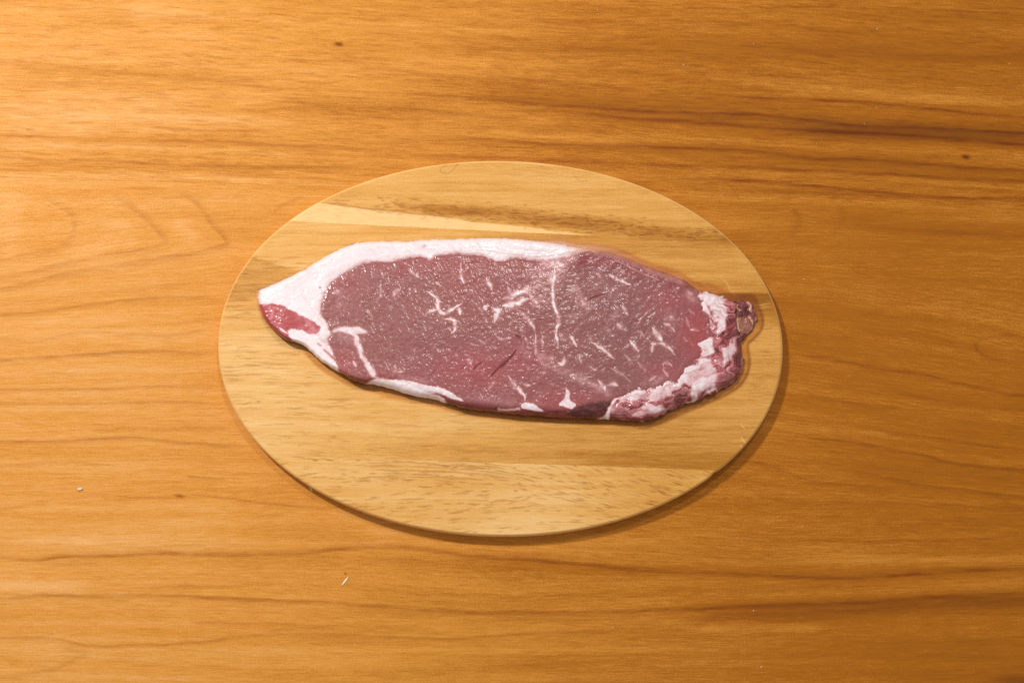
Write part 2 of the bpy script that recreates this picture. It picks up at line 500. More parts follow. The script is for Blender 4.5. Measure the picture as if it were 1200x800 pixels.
for p, k, w in [([(780, 90), (967, 104), (1100, 117), (1290, 128)], -.15, 7), ([(380, 145), (500, 150), (640, 158), (800, 161), (1000, 172), (1290, 190)], -.12, 7),
                ([(780, 200), (1000, 207), (1200, 220), (1290, 226)], -.12, 4), ([(700, 224), (800, 230), (1000, 238), (1200, 250), (1290, 256)], -.14, 4),
                ([(-60, 137), (140, 140), (400, 146)], -.16, 9), ([(-60, 170), (83, 172), (267, 178), (400, 186)], -.14, 3),
                ([(-60, 205), (200, 207), (400, 215)], -.18, 4), ([(-60, 250), (40, 262)], -.12, 40), ([(100, 245), (150, 275), (70, 295)], -.10, 10),
                ([(200, 255), (235, 285)], -.12, 8), ([(-60, 682), (30, 686), (120, 690)], -.2, 9), ([(-60, 630), (200, 640), (330, 635)], -.10, 8),
                ([(780, 690), (900, 696), (1050, 692), (1290, 680)], -.16, 8), ([(780, 738), (900, 736), (1000, 733)], -.18, 6), ([(900, 648), (1000, 656), (1290, 648)], -.16, 8),
                ([(430, 63), (560, 78), (700, 84)], -.10, 9), ([(130, 8), (200, 20), (260, 40)], -.10, 20), ([(-60, 545), (250, 545)], -.10, 9),
                ([(420, 620), (520, 630)], -.12, 10), ([(1000, 262), (1100, 258), (1290, 262)], -.12, 5)]:
    TR.stroke(tone, smooth_line(p), w, w, k * 1.25, 'add', fade=.28)
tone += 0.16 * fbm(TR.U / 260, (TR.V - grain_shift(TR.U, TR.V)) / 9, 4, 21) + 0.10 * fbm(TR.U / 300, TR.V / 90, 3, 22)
tone += 0.30 * sstep(40, 1100, TR.U) * 1.95 + 0.05 * sstep(500, 800, TR.V) * sstep(600, 1000, TR.U)  # deeper to the right: the wood's own tone plus lamp falloff painted in
# pores and fibres: short dashes that follow the grain
def dashes(n, vmin, vmax, img, k0, k1, l0, l1, w0, w1, dens=None):
    done = 0
    while done < n:
        u, v = random.uniform(-60, 1260), random.uniform(vmin, vmax)
        if dens is not None and random.random() > dens(u, v):
            continue
        L = random.uniform(l0, l1) * 0.5
        us = np.array([u - L, u, u + L])
        a = grain_shift(np.array([u - L, u, u + L]), np.array([v, v, v]))
        vs_ = v + (a - a[1]) + random.uniform(-0.6, 0.6) * np.array([1, 0, -1])
        w = random.uniform(w0, w1)
        TR.stroke(img, np.stack([us, vs_], 1), w, w, random.uniform(k0, k1), taper=0.45)
        done += 1
jt = lambda u: float(np.interp(u, [0, 400, 800, 1200], [208, 219, 231, 245]))
dashes(4200, -60, 250, line, .14, .55, 8, 46, .5, 1.0, lambda u, v: 1.0 if 60 < v < jt(u) else (.55 if v <= 60 else 0))
dashes(1900, 205, 860, line, .08, .32, 10, 60, .5, 1.0)
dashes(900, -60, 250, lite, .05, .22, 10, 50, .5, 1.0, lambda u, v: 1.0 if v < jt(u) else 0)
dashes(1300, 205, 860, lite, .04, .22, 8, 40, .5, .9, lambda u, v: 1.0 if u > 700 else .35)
# knots and the dark end of a knot in the lower right corner, old scratches
for u, v, a, b, k in [(397, 52, 4.2, 2.2, .75), (1132, 184, 4.2, 2.0, .95), (211, 581, 6, 1.8, .45), (1196, 806, 34, 14, .5), (405, 672, 1.2, 1.4, .5)]:
    q = np.exp(-((TR.U - u) / a) ** 2 - ((TR.V - v - 0.1 * (TR.U - u) * (a < 20)) / b) ** 2)
    line = np.maximum(line, k * q)
    tone += 1.3 * k * q
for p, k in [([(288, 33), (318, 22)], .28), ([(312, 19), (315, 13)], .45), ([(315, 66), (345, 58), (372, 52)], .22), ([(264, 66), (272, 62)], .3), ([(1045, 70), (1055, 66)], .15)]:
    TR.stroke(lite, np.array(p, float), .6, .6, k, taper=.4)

def ranges(core, lo, hi):
    """even steps in the core, growing ones out to lo and hi"""
    out = list(core); st = core[1] - core[0]
    a, s = core[-1], st
    while a < hi:
        s *= 1.35; a += s; out.append(a)
    a, s = core[0], st; pre = []
    while a > lo:
        s *= 1.35; a -= s; pre.append(a)
    return np.array(pre[::-1] + out)

table = thing('table', 'honey brown varnished wooden table with horizontal grain under the oval board', 'table')
def plank(vgrid, label=None):
    U, V = vgrid
    z = np.zeros(U.shape)
    dj = np.abs(V - joint(U))
    z -= 0.00004 * np.exp(-(dj / 0.5) ** 2)
    P = at(U.ravel(), V.ravel(), z.ravel())
    u, v = U.ravel(), V.ravel()
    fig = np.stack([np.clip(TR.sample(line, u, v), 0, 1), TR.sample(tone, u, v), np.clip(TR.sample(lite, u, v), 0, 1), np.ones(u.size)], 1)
    gr = np.stack([u, v - grain_shift(u, v), np.where(v < joint(u), 0.0, 40.0)], 1)
    h, w = U.shape
    q = grid_quads(h, w)
    i = np.arange(h * w).reshape(h, w)
    loop = np.concatenate([i[0, :], i[1:, -1], i[-1, -2::-1], i[-2:0:-1, 0]])
    lo = P[loop].copy(); lo[:, 2] = -0.028
    n0 = len(P); m = len(loop)
    k = np.arange(m)
    sq = np.stack([loop, loop[(k + 1) % m], n0 + (k + 1) % m, n0 + k], 1)
    P = np.vstack([P, lo]); fig = np.vstack([fig, fig[loop]]); gr = np.vstack([gr, gr[loop] + (0, 8, 3)])
    c = [n0, n0 + w - 1, n0 + w - 1 + h - 1, n0 + 2 * (w - 1) + h - 1]
    q = np.vstack([q, sq, [c]])
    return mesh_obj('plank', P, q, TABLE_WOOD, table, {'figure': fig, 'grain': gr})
ucore = np.arange(-40, 1242, 1.35)
us = ranges(ucore, -1500, 2700)
J = joint(us)
def rows(direction, core_len, far):
    st = [0, .35, .7, 1.2, 2.2]
    while st[-1] < core_len:
        st.append(st[-1] + 1.35)
    s = 1.35
    while st[-1] < far:
        s *= 1.35; st.append(st[-1] + s)
    return np.array(st) * direction
r1 = rows(-1, 275, 1000)[::-1]
plank((np.repeat(us[None], len(r1), 0), J[None] + r1[:, None] - 0.0))
r2 = rows(1, 625, 1500)
plank((np.repeat(us[None], len(r2), 0), J[None] + r2[:, None] + 0.03))

# ------------------------------------------------------------------ the oval board
BT = 0.0078                                     # its thickness
BR = Raster(240, 175, 935, 645, 2.0)
BC, BA, BB, BROT = (586.5, 408.3), 330.8, 219.6, math.radians(0.9)
def oval(th, inset=0.0):
    """outline of the board in survey units"""
    n = 2.03
    c, s = np.cos(th), np.sin(th)
    a, b = BA - inset, BB - inset
    x = a * np.sign(c) * np.abs(c) ** (2 / n); y = b * np.sign(s) * np.abs(s) ** (2 / n)
    k = np.exp(-((np.mod(th, 2 * np.pi) - 0.702) / 0.018) ** 2) * 1.6        # a small step at the lower joint
    x = x - k * 0.6; y = y - k * 0.8
    return BC[0] + x * math.cos(BROT) - y * math.sin(BROT), BC[1] + x * math.sin(BROT) + y * math.cos(BROT)
def seam_top(u):
    return 258 + (u - 318) * 0.0485
def seam_low(u):
    return 533 + (u - 322) * 0.0345

def bslope(u, v):
    low = np.interp(u, [300, 450, 560, 650, 750, 830, 900], [-.02, -.03, .06, .24, .36, .40, .3]) * np.clip(1.15 - (v - 545) / 75, .12, 1.0)
    low = np.where((u < 620) & (v > 575), -.10, low)
    mid = 0.01 + 0.02 * np.sin(u / 60.0)
    top = np.interp(u, [300, 500, 700, 900], [.10, .09, .05, .02])
    return np.where(v < seam_top(u), top, np.where(v > seam_low(u), low, mid))

bl = BR.new(); bt = BR.new() + 0.36; bp = BR.new()
BR.WU = BR.U + 1.4 * vnoise(BR.U / 26, BR.V / 9, 31)
BR.WV = BR.V + 1.3 * fbm(BR.U / 40, BR.V / 20, 3, 32) + 0.5 * vnoise(BR.U / 6, BR.V / 5, 33)
topm = (BR.V < seam_top(BR.U)); lowm = (BR.V > seam_low(BR.U)); midm = ~topm & ~lowm
# tones of the three staves
bt += topm * 0.06
bt += midm * (0.16 * sstep(290, 600, BR.U) * sstep(470, 545, BR.V) + 0.05)
bt += midm * 0.22 * np.exp(-((BR.V - seam_low(BR.U) + 8) / 12) ** 2) * sstep(520, 760, BR.U)
bt += midm * 0.20 * np.exp(-((BR.V - seam_top(BR.U) - 4) / 12) ** 2) * sstep(380, 470, BR.U) * (1 - sstep(700, 800, BR.U))
bt -= midm * 0.20 * (1 - sstep(300, 420, BR.U)) * sstep(360, 400, BR.V)
bt -= lowm * (0.02 + 0.12 * sstep(420, 640, BR.U) - 0.10 * sstep(640, 800, BR.U)) + lowm * 0.12 * sstep(590, 625, BR.V)
# the pale streak of sapwood above the upper joint
wl = np.interp(BR.U, [330, 352, 368, 440, 500, 560, 640, 700, 760], [250, 240, 237.5, 245.5, 252, 260.5, 268.5, 275.5, 279])
pale = topm * sstep(-1.2, 1.2, BR.WV - wl) * (1 - sstep(660, 720, BR.U))
bt -= 0.62 * pale
bp = np.maximum(bp, 0.25 * pale * (0.6 + 0.4 * fbm(BR.U / 30, BR.V / 3, 3, 44)))
# dark, coarse pored band over it
for p, k, w in [([(372, 234), (430, 238), (500, 244), (560, 247)], .10, 4), ([(470, 240), (560, 246), (640, 256), (720, 264), (800, 274), (890, 284)], .30, 9),
                ([(500, 246), (600, 256), (680, 262)], .16, 5), ([(740, 276), (800, 280), (880, 282)], .20, 5)]:
    BR.stroke(bt, smooth_line(p), w, w, k, 'add')
for p, k in [([(368, 237), (400, 240), (440, 244.5), (480, 249.5), (530, 254)], .55), ([(418, 243), (450, 245.5), (475, 248.5)], .75), ([(385, 238), (406, 238.5)], .5),
             ([(392, 235), (408, 235)], .35), ([(520, 244), (560, 246), (620, 251), (690, 256)], .34), ([(600, 250), (660, 254), (720, 260)], .3),
             ([(750, 279), (800, 281), (860, 283)], .35)]:
    BR.stroke(bl, smooth_line(p), .8, 1.6, k)
# dark heartwood at the left end and at the right end of the middle stave
ub = np.interp(BR.U, [250, 290, 305, 330, 360, 420], [297, 299, 303, 311, 318, 330])
hl = midm * sstep(-2.0, 2.5, BR.WV - ub) * (1 - sstep(336, 366, BR.V + 3 * vnoise(BR.U / 20, BR.V / 3, 45))) * (1 - sstep(340, 400, BR.U))
bt += 0.34 * hl
hr = sstep(-1.2, 1.2, BR.WV - 343) * (1 - sstep(352, 396, BR.V + 5 * vnoise(BR.U / 15, BR.V / 4, 46))) * sstep(835, 850, BR.U)
bt += 0.52 * hr
bl = np.maximum(bl, 0.45 * sstep(343, 345, BR.WV) * (1 - sstep(350, 361, BR.WV)) * sstep(845, 862, BR.U) * (0.7 + 0.4 * vnoise(BR.U / 12, BR.V / 2, 47)))
for p, k, w in [([(290, 300), (303, 304), (330, 308)], .40, 1.0), ([(308, 314), (325, 313), (350, 313)], .50, 1.6), ([(284, 321), (293, 321)], .6, .9),
                ([(275, 334), (300, 336), (320, 338)], .35, 1.0), ([(296, 337), (312, 337)], .4, 1), ([(276, 352), (300, 352)], .35, .9), ([(893, 386), (907, 385)], .7, .7),
                ([(882, 356), (905, 352)], .3, 1.2)]:
    BR.stroke(bl, smooth_line(p), w, w, k, taper=.4)
for p, k in [([(885, 358), (904, 355)], .35), ([(886, 361), (902, 359)], .3), ([(846, 325), (859, 342)], .30), ([(868, 496), (872, 502)], .55), ([(869, 510), (875, 520)], .7), ([(867, 520), (871, 526)], .6)]:
    BR.stroke(bp, np.array(p, float), .7, .7, k, taper=.4)

def bdash(n, box, img, k0, k1, l0, l1, w0, w1, test):
    done = tries = 0
    while done < n and tries < n * 40:
        tries += 1
        u, v = random.uniform(box[0], box[2]), random.uniform(box[1], box[3])
        pr = test(u, v)
        if random.random() > pr:
            continue
        L = random.uniform(l0, l1) * .5
        s = float(bslope(np.array([u]), np.array([v]))[0]) + random.gauss(0, .035)
        w = random.uniform(w0, w1)
        c = random.gauss(0, .5)
        BR.stroke(img, np.array([(u - L, v - L * s), (u, v + c * .4), (u + L, v + L * s)]), w, w, random.uniform(k0, k1), taper=.5)
        done += 1
in_low = lambda u, v: v > float(seam_low(u)) + 1
in_top = lambda u, v: v < float(seam_top(u)) - 1
in_mid = lambda u, v: not in_low(u, v) and not in_top(u, v)
bdash(520, (300, 530, 850, 628), bl, .30, .85, 6, 20, .5, 1.0, lambda u, v: in_low(u, v) * (1.0 if v < 600 else .6))
bdash(70, (440, 530, 600, 560), bl, .4, .7, 20, 46, .5, .9, lambda u, v: in_low(u, v))
bdash(460, (256, 300, 560, 545), bl, .20, .65, 8, 34, .5, .9, lambda u, v: in_mid(u, v) * (1.0 if u < 420 else .5))
bdash(420, (440, 480, 917, 550), bl, .10, .36, 10, 40, .5, .9, lambda u, v: in_mid(u, v))
bdash(120, (700, 280, 917, 470), bl, .06, .26, 10, 36, .5, 1.0, lambda u, v: in_mid(u, v))
bdash(60, (880, 395, 917, 480), bl, .2, .4, 6, 20, .5, .9, lambda u, v: in_mid(u, v))
def wv(u):
    return np.interp(u, [440, 560, 640, 720, 800, 900], [243, 249, 259, 266, 275, 283])
bdash(460, (440, 232, 900, 296), bl, .30, .80, 4, 12, .6, 1.2, lambda u, v: in_top(u, v) * math.exp(-((v - float(wv(u))) / 8) ** 2))
bdash(160, (360, 232, 560, 275), bl, .10, .34, 4, 14, .5, 1.0, lambda u, v: in_top(u, v) * (v > 240))
bdash(190, (380, 190, 860, 250), bl, .05, .20, 10, 40, .5, .9, in_top)
bdash(18, (600, 193, 690, 208), bl, .2, .45, 14, 40, .5, .8, in_top)
bdash(260, (256, 190, 917, 628), bp, .08, .25, 8, 40, .5, .9, lambda u, v: 1.0)
for u, v, a, b, k in [(303, 470.5, 3.0, 1.1, .8), (317, 461, 2.2, .9, .4), (339, 513, 2.6, .9, .5), (391, 511, 3, 1, .6), (476, 520.5, 2.4, 1, .5), (572, 600, 7, 2, .4), (490, 604, 1.2, 1, .3)]:
    bl = np.maximum(bl, k * np.exp(-((BR.U - u) / a) ** 2 - ((BR.V - v) / b) ** 2))
bt += 0.20 * fbm(BR.U / 130, BR.V / 4.5, 4, 51) + 0.16 * fbm(BR.U / 130, BR.V / 50, 3, 52)
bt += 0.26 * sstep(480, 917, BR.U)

board = thing('cutting_board', 'oval pale wooden serving board under the raw steak', 'cutting board')
def board_attrs(u, v, rim_glint=0.0, z=None):
    fig = np.stack([np.clip(BR.sample(bl, u, v), 0, 1), BR.sample(bt, u, v), np.clip(BR.sample(bp, u, v) + rim_glint, 0, 1), np.ones(u.size)], 1)
    gr = np.stack([u, v - bslope(u, v) * 14 + (0 if z is None else z), np.where(v < seam_top(u), 11.0, np.where(v > seam_low(u), 77.0, 33.0))], 1)
    return fig, gr
TH = np.linspace(0, 2 * np.pi, 1440, endpoint=False)
IN = 2.6
ou, ov = oval(TH, IN)
RING = [(2.6, BT), (1.9, BT - 0.00012), (1.2, BT - 0.0004), (0.5, BT - 0.0009), (0.0, BT - 0.0018), (0.0, 0.0022), (0.6, 0.0010), (1.6, 0.0003)]
def stave(vlo, vhi, sel, gap_lo, gap_hi):
    """vlo / vhi: lower and upper bound in v as functions of u (None = the outline); sel: which angles of the rim belong to it"""
    half = len(TH) // 2
    # outline as upper and lower curve over u
    o = np.argsort(ou)
    top = ov < BC[1] + (ou - BC[0]) * math.tan(BROT)
    ut, vt = ou[top], ov[top]; ul, vl = ou[~top], ov[~top]
    a = np.argsort(ut); ut, vt = ut[a], vt[a]
    a = np.argsort(ul); ul, vl = ul[a], vl[a]
    u0, u1 = max(ut[0], ul[0]), min(ut[-1], ul[-1])
    s = np.linspace(0, np.pi, 760)
    uc = (u0 + u1) / 2 - (u1 - u0) / 2 * (0.75 * np.cos(s) + 0.25 * (1 - 2 * s / np.pi))
    hi = np.interp(uc, ut, vt); lo = np.interp(uc, ul, vl)
    if vhi is not None:
        hi = np.maximum(hi, vhi(uc) + gap_hi)
    if vlo is not None:
        lo = np.minimum(lo, vlo(uc) - gap_lo)
    ok = lo - hi > 0.02
    uc, hi, lo = uc[ok], hi[ok], lo[ok]
    n = int(np.max(lo - hi) / 0.95)
    t = np.linspace(0, 1, n)
    t = np.unique(np.concatenate([t, np.array([.3, .7, 1.2]) / np.max(lo - hi), 1 - np.array([.3, .7, 1.2]) / np.max(lo - hi)]))
    U = np.repeat(uc[None], len(t), 0); V = hi[None] + (lo - hi)[None] * t[:, None]
    z = np.full(U.shape, BT)
    for f in (seam_top, seam_low):
        z -= 0.00002 * np.exp(-((V - f(U)) / 0.5) ** 2)
    P = at(U.ravel(), V.ravel(), z.ravel())
    fig, gr = board_attrs(U.ravel(), V.ravel())
    q = grid_quads(*U.shape)
    # rim and wall, down to the table
    k = np.where(sel)[0]
    brk_ = np.where(np.diff(k) > 1)[0]
    runs = np.split(k, brk_ + 1)
    if len(runs) > 1 and runs[0][0] == 0 and runs[-1][-1] == len(TH) - 1:
        runs = [np.concatenate([runs[-1], runs[0]])] + runs[1:-1]
    for r in runs:
        r = np.append(r, (r[-1] + 1) % len(TH))
        base = len(P)
        pu, pv = [], []
        Pz = []
        b0u, b0v = oval(TH[r], 0.0)
        foot = at(b0u, b0v, np.full(len(r), BT - 0.0018))
        nrm = np.stack([np.cos(TH[r]) / BA, -np.sin(TH[r]) / BB, np.zeros(len(r))], 1); nrm /= np.linalg.norm(nrm, axis=1)[:, None]
        for j, (ins, zz) in enumerate(RING):
            if j < 5:
                a_, b_ = oval(TH[r], ins)
                Pz.append(at(a_, b_, np.full(len(r), zz)))
            else:
                a_, b_ = b0u, b0v
                w = foot.copy() - nrm * ins * 0.00045; w[:, 2] = zz
                Pz.append(w)
            pu.append(a_); pv.append(b_)
        ex = np.repeat(np.array([0.0, .1, .38, .5, .3, 0, 0, 0]), len(r))  # pale band round the rim: edge highlight painted into the wood colour
        pu = np.concatenate(pu); pv = np.concatenate(pv)
        zc = np.repeat(np.array([0, 0, 0, 1, 3, 22, 25, 27.0]), len(r))
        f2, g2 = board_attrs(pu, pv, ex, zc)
        P = np.vstack([P] + Pz); fig = np.vstack([fig, f2]); gr = np.vstack([gr, g2])
        q = np.vstack([q, grid_quads(len(RING), len(r), True)[:, ::-1] + base])
    return mesh_obj('stave', P, q, BOARD_WOOD, board, {'figure': fig, 'grain': gr})
eu, ev = oval(TH, 0)
eu2, ev2 = oval(TH + np.pi / 1440, 0)
s_top = ev2 < seam_top(eu2); s_low = ev2 > seam_low(eu2)
stave(seam_top, None, s_top, .015, 0)
stave(seam_low, seam_top, ~s_top & ~s_low, .015, .015)
stave(None, seam_low, s_low, 0, .015)

# ------------------------------------------------------------------ the steak
SR = Raster(288, 262, 902, 512, 2.0)
OUT = np.array([(303, 340), (320, 333), (338, 325), (356, 316), (374, 305), (396, 293), (418, 284.6), (445, 283), (480, 282.6), (500, 281), (540, 280), (592, 279),
  (632, 283), (660, 286), (670, 289), (696, 292.4), (714, 296), (728, 300), (744, 306), (760, 313), (772, 317), (784, 321), (796, 325), (806, 331), (814, 337), (822, 341),
  (829, 341), (840, 345), (850, 349), (860, 354), (868, 352), (874, 352), (880, 353.5), (884, 361), (887, 369), (886, 378), (883, 385), (878, 391), (871, 397), (868, 404),
  (869, 414), (870, 425), (868, 436), (864, 445), (857, 451), (848, 456), (838, 460), (828, 464), (817, 469), (806, 473), (795, 477), (786, 481), (776, 487), (765, 491.5), (754, 494),
  (742, 493.5), (732, 493), (716, 491.5), (698, 491), (680, 490.5), (652, 489.5), (620, 487.5), (600, 485.5), (580, 483.5), (560, 481.5), (546, 480), (530, 475), (515, 470), (500, 466.5), (488, 465),
  (474, 461), (460, 456.5), (448, 453), (436, 450.5), (426, 450), (416, 447), (408, 443), (402, 439), (395, 435), (386, 430), (379, 425), (372, 420), (366, 414), (360, 408), (354, 404),
  (346, 401), (339, 400), (332, 397), (324, 390), (318, 384), (312, 377), (308, 370), (304.5, 360), (302.5, 350)], float)
OUT = smooth_line(np.vstack([OUT, OUT[:1]]), 3)[:-1]
U, V = SR.U, SR.V
wu = U + 1.7 * fbm(U / 8, V / 8, 4, 61, .6); wv2 = V + 1.1 * fbm(U / 9, V / 9, 3, 62)
fu = U + 5.5 * fbm(U / 12, V / 12, 4, 63, .6); fvv = V + 5.5 * fbm(U / 12, V / 12, 4, 64, .6)
jag = 0.5 + 1.6 * sstep(720, 865, U)
d_out = sdist(U + jag * vnoise(U / 5, V / 5, 65), V + jag * vnoise(U / 5, V / 5, 66), OUT)

EYE = smooth_line([(383, 378), (376, 365), (380, 346), (389, 330), (408, 318), (428, 308), (450, 307), (462, 305.5), (478, 303), (490, 301), (499, 302.5), (504, 305.5), (508, 302),
  (513, 299.5), (536, 297.3), (564, 299.6), (576, 304), (584, 306.5), (594, 304), (604, 302), (614, 303), (624, 304.5), (640, 306), (652, 304), (666, 300), (676, 297), (688, 294.8), (706, 294.5),
  (726, 299.5), (760, 313), (784, 321), (806, 331), (818, 340), (818, 352), (826, 360), (836, 369), (834, 382), (840, 390), (830, 396), (820, 404), (820, 418), (808, 429), (799, 440), (796, 446), (780, 449),
  (756, 459), (745, 458), (726, 465), (716, 474), (708, 486), (690, 495), (640, 495), (560, 488), (530, 480), (520, 466), (500, 459), (470, 447), (440, 443), (425, 452), (404, 445), (398, 436), (394, 424),
  (390, 412), (384, 400), (388, 392), (386, 385)], 3)
d_eye = sdist(wu, wv2, EYE)
wt = sstep(700, 735, U) * sstep(325, 350, V)
d_eye = d_eye * (1 - wt) + sdist(U + 7.5 * fbm(U / 11, V / 11, 4, 63, .6), V + 7.5 * fbm(U / 11, V / 11, 4, 64, .6), EYE) * wt
lean_m = sstep(-2.6, 1.8, d_eye + 0.9 * fbm(U / 3, V / 3, 3, 60))
fat = (1 - lean_m) * (1 - .26 * np.exp(-(d_eye / 7) ** 2) * np.clip(.7 + fbm(U / 12, V / 8, 3, 53), 0, 1.4)) * (1 - .10 * np.clip(fbm(U / 26, V / 12, 3, 52) + .3, 0, 1))
red = SR.new(); dark = SR.new(); warm = SR.new(); spark = SR.new(); wet = SR.new() + 0.35; hgt = SR.new()
ids = np.where(d_eye > 0, 0, 1)                # 0 lean, 1 fat cap, 2 side muscle, 3 fatty tail, 4 flap, 10+ marbling veins

def blob(img, pts, k, soft=1.5, warp=True, mode='max', n=4):
    p = smooth_line(list(pts) + [pts[0]], n)[:-1]
    a = k * sstep(-soft, soft, sdist(wu if warp else U, wv2 if warp else V, p))
    if mode == 'max':
        np.maximum(img, a, out=img)
    elif mode == 'min':
        img *= (1 - a)
    else:
        img += a
    return a

# side muscle, the red corner at the left
SIDE = [(301, 357), (313, 356), (327, 357), (337, 361), (345, 366), (357, 372), (368, 378), (375, 384), (372, 389), (362, 390), (354, 386), (344, 385.5), (337, 388), (338, 393), (343, 398), (350, 405), (338, 404), (326, 396), (314, 384), (304, 370)]
ps = smooth_line(SIDE + SIDE[:1], 4)[:-1]
d_side = sdist(wu, wv2, ps)
sm = sstep(-2.0, 1.6, d_side + 1.2 * fbm(U / 4, V / 4, 3, 59))
fat *= 1 - sm
red = np.maximum(red, sm * (1.0 + 0.2 * vnoise(U / 7, V / 5, 70)))
ids[d_side > 0] = 2
side_pale = sstep(340, 372, U) * sm
fat = np.maximum(fat, 0.55 * side_pale * (0.5 + 0.7 * fbm(U / 6, V / 4, 3, 71)))
blob(dark, [(306, 368), (314, 376), (322, 385), (331, 391), (338, 396), (346, 403), (334, 402), (322, 393), (310, 378)], .55, 3)
for p, w, k in [([(316, 361), (320, 366), (318, 371)], 1.6, .4), ([(320, 360), (326, 361)], 1.2, .3)]:
    SR.stroke(fat, np.array(p, float), w, w, k)
cr = blob(SR.new(), [(326, 383), (331, 385), (335, 389), (337, 392), (331, 388)], 1, .8)
fat = np.maximum(fat, cr); warm = np.maximum(warm, .35 * cr)

# reddish streaks in the left fat
for p, w, k in [([(372, 402), (376, 405)], 1.6, .6), ([(380, 410), (387, 416), (392, 421)], 1.8, .65), ([(374, 395), (384, 404)], 1.6, .25), ([(362, 385), (372, 392)], 2.5, .35),
                ([(386, 397), (391, 404)], 1.8, .5), ([(366, 378), (374, 386)], 2.2, .3)]:
    g = SR.new(); SR.stroke(g, np.array(p, float), w, w, k); fat *= 1 - g; red = np.maximum(red, .6 * g)
for p, w, k in [([(356, 349), (362, 356), (368, 366), (375, 377)], .9, .35), ([(352, 341), (355, 346)], .8, .2)]:
    g = SR.new(); SR.stroke(g, smooth_line(p), w, w, k); fat *= 1 - .6 * g; red = np.maximum(red, .3 * g); hgt -= .0004 * g
SR.stroke(fat, np.array([(358, 350), (362, 356)], float), .8, .8, 1.0)
for u, v, r, k in [(375, 336.6, 1.2, .9), (498, 288, 1.6, .45), (496, 289, 2.2, .3), (361, 318, 3, .18), (366, 315, 2, .2), (414, 332, 2.6, .8), (416, 334, 1.8, .6)]:
    g = k * np.exp(-((U - u) ** 2 + (V - v) ** 2) / r ** 2)
    fat *= 1 - g; red = np.maximum(red, .7 * g); dark = np.maximum(dark, .35 * g)
# faint layers in the fat cap
for p, w, k in [([(560, 293), (600, 298), (640, 301), (690, 291)], 1.2, .20), ([(460, 296), (500, 292), (570, 290)], 1.0, .10), ([(600, 292), (650, 296)], .9, .14), ([(340, 345), (370, 320), (410, 302)], 2, .08)]:
    g = SR.new(); SR.stroke(g, smooth_line(p), w, w, k); fat *= 1 - g; hgt -= .0003 * g
# thin brownish rim of fat at the upper right
for p, w, k in [([(690, 292.6), (706, 295), (724, 300.5), (744, 308.5), (762, 317), (780, 323), (800, 331)], 3.2, .38), ([(672, 297), (688, 292), (700, 295)], 2.2, .8), ([(724, 306), (748, 318), (772, 328)], 1.0, .42)]:
    g = SR.new(); SR.stroke(g, smooth_line(p), w, w, k); fat = np.maximum(fat, g * (.75 + .4 * fbm(U / 6, V / 4, 3, 55))); warm = np.maximum(warm, g)

# redder and darker lean
for c, r, k in [((556, 434), (60, 30), .45), ((600, 425), (40, 26), .35), ((818, 388), (24, 40), .60), ((790, 350), (30, 22), .35), ((470, 440), (60, 14), .20), ((720, 308), (60, 14), .12),
                ((520, 310), (110, 12), .28), ((660, 470), (60, 16), .35), ((780, 436), (30, 12), .35), ((400, 330), (30, 20), .2), ((404, 425), (16, 18), .4), ((560, 330), (60, 30), .15)]:
    red = np.maximum(red, k * np.exp(-((U - c[0]) / r[0]) ** 2 - ((V - c[1]) / r[1]) ** 2) * lean_m)
topd = np.exp(-((V - np.interp(U, [640, 670, 700, 728, 760, 810], [314, 306, 304, 309, 320, 338])) / 9) ** 2) * sstep(650, 672, U) * (1 - sstep(800, 815, U))
dark = np.maximum(dark, .42 * topd * (.8 + .5 * fbm(U / 12, V / 5, 3, 56))); red = np.maximum(red, .4 * topd)
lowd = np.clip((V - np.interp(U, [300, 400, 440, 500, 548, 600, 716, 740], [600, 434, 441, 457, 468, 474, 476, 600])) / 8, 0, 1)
dark = np.maximum(dark, .78 * sstep(0, 1, lowd) * (0.8 + .4 * fbm(U / 10, V / 4, 3, 72)) * lean_m)  # front wall: its self-shadow painted into the tissue colour
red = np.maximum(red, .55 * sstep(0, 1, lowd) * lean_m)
blob(dark, [(664, 484), (672, 478), (690, 472), (706, 470), (722, 472), (714, 480), (720, 490), (700, 492), (676, 491)], .95, 4)
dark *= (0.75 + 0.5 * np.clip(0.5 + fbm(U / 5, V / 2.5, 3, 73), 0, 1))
warm2 = sstep(0, 1, lowd) * .3

# cuts in the surface
for p, w, k, dz in [([(604, 411), (600, 417), (592, 426), (583, 433), (576, 440)], 2.6, .62, .0007), ([(565, 424), (559, 429), (553, 434)], 2.0, .5, .0005), ([(687, 353), (692, 349), (700, 346), (712, 343)], 1.1, .7, .0004),
                    ([(604, 392), (610, 396), (612, 401)], 1.6, .6, .0006), ([(655, 323), (660, 320)], 1.5, .6, .0005), ([(742, 374), (748, 376)], 1.6, .35, .0004), ([(575, 352), (576, 358)], 1.0, .4, .0003),
                    ([(540, 432), (545, 428)], 1.2, .4, .0004)]:
    g = SR.new(); SR.stroke(g, smooth_line(p) + .5, w * .5, w * 1.1, 1.0, taper=.5)
    g = g * np.clip(.9 + .6 * fbm(U / 5, V / 5, 3, 84), .3, 1); dark = np.maximum(dark, k * g); red = np.maximum(red, .8 * g); hgt -= dz * g

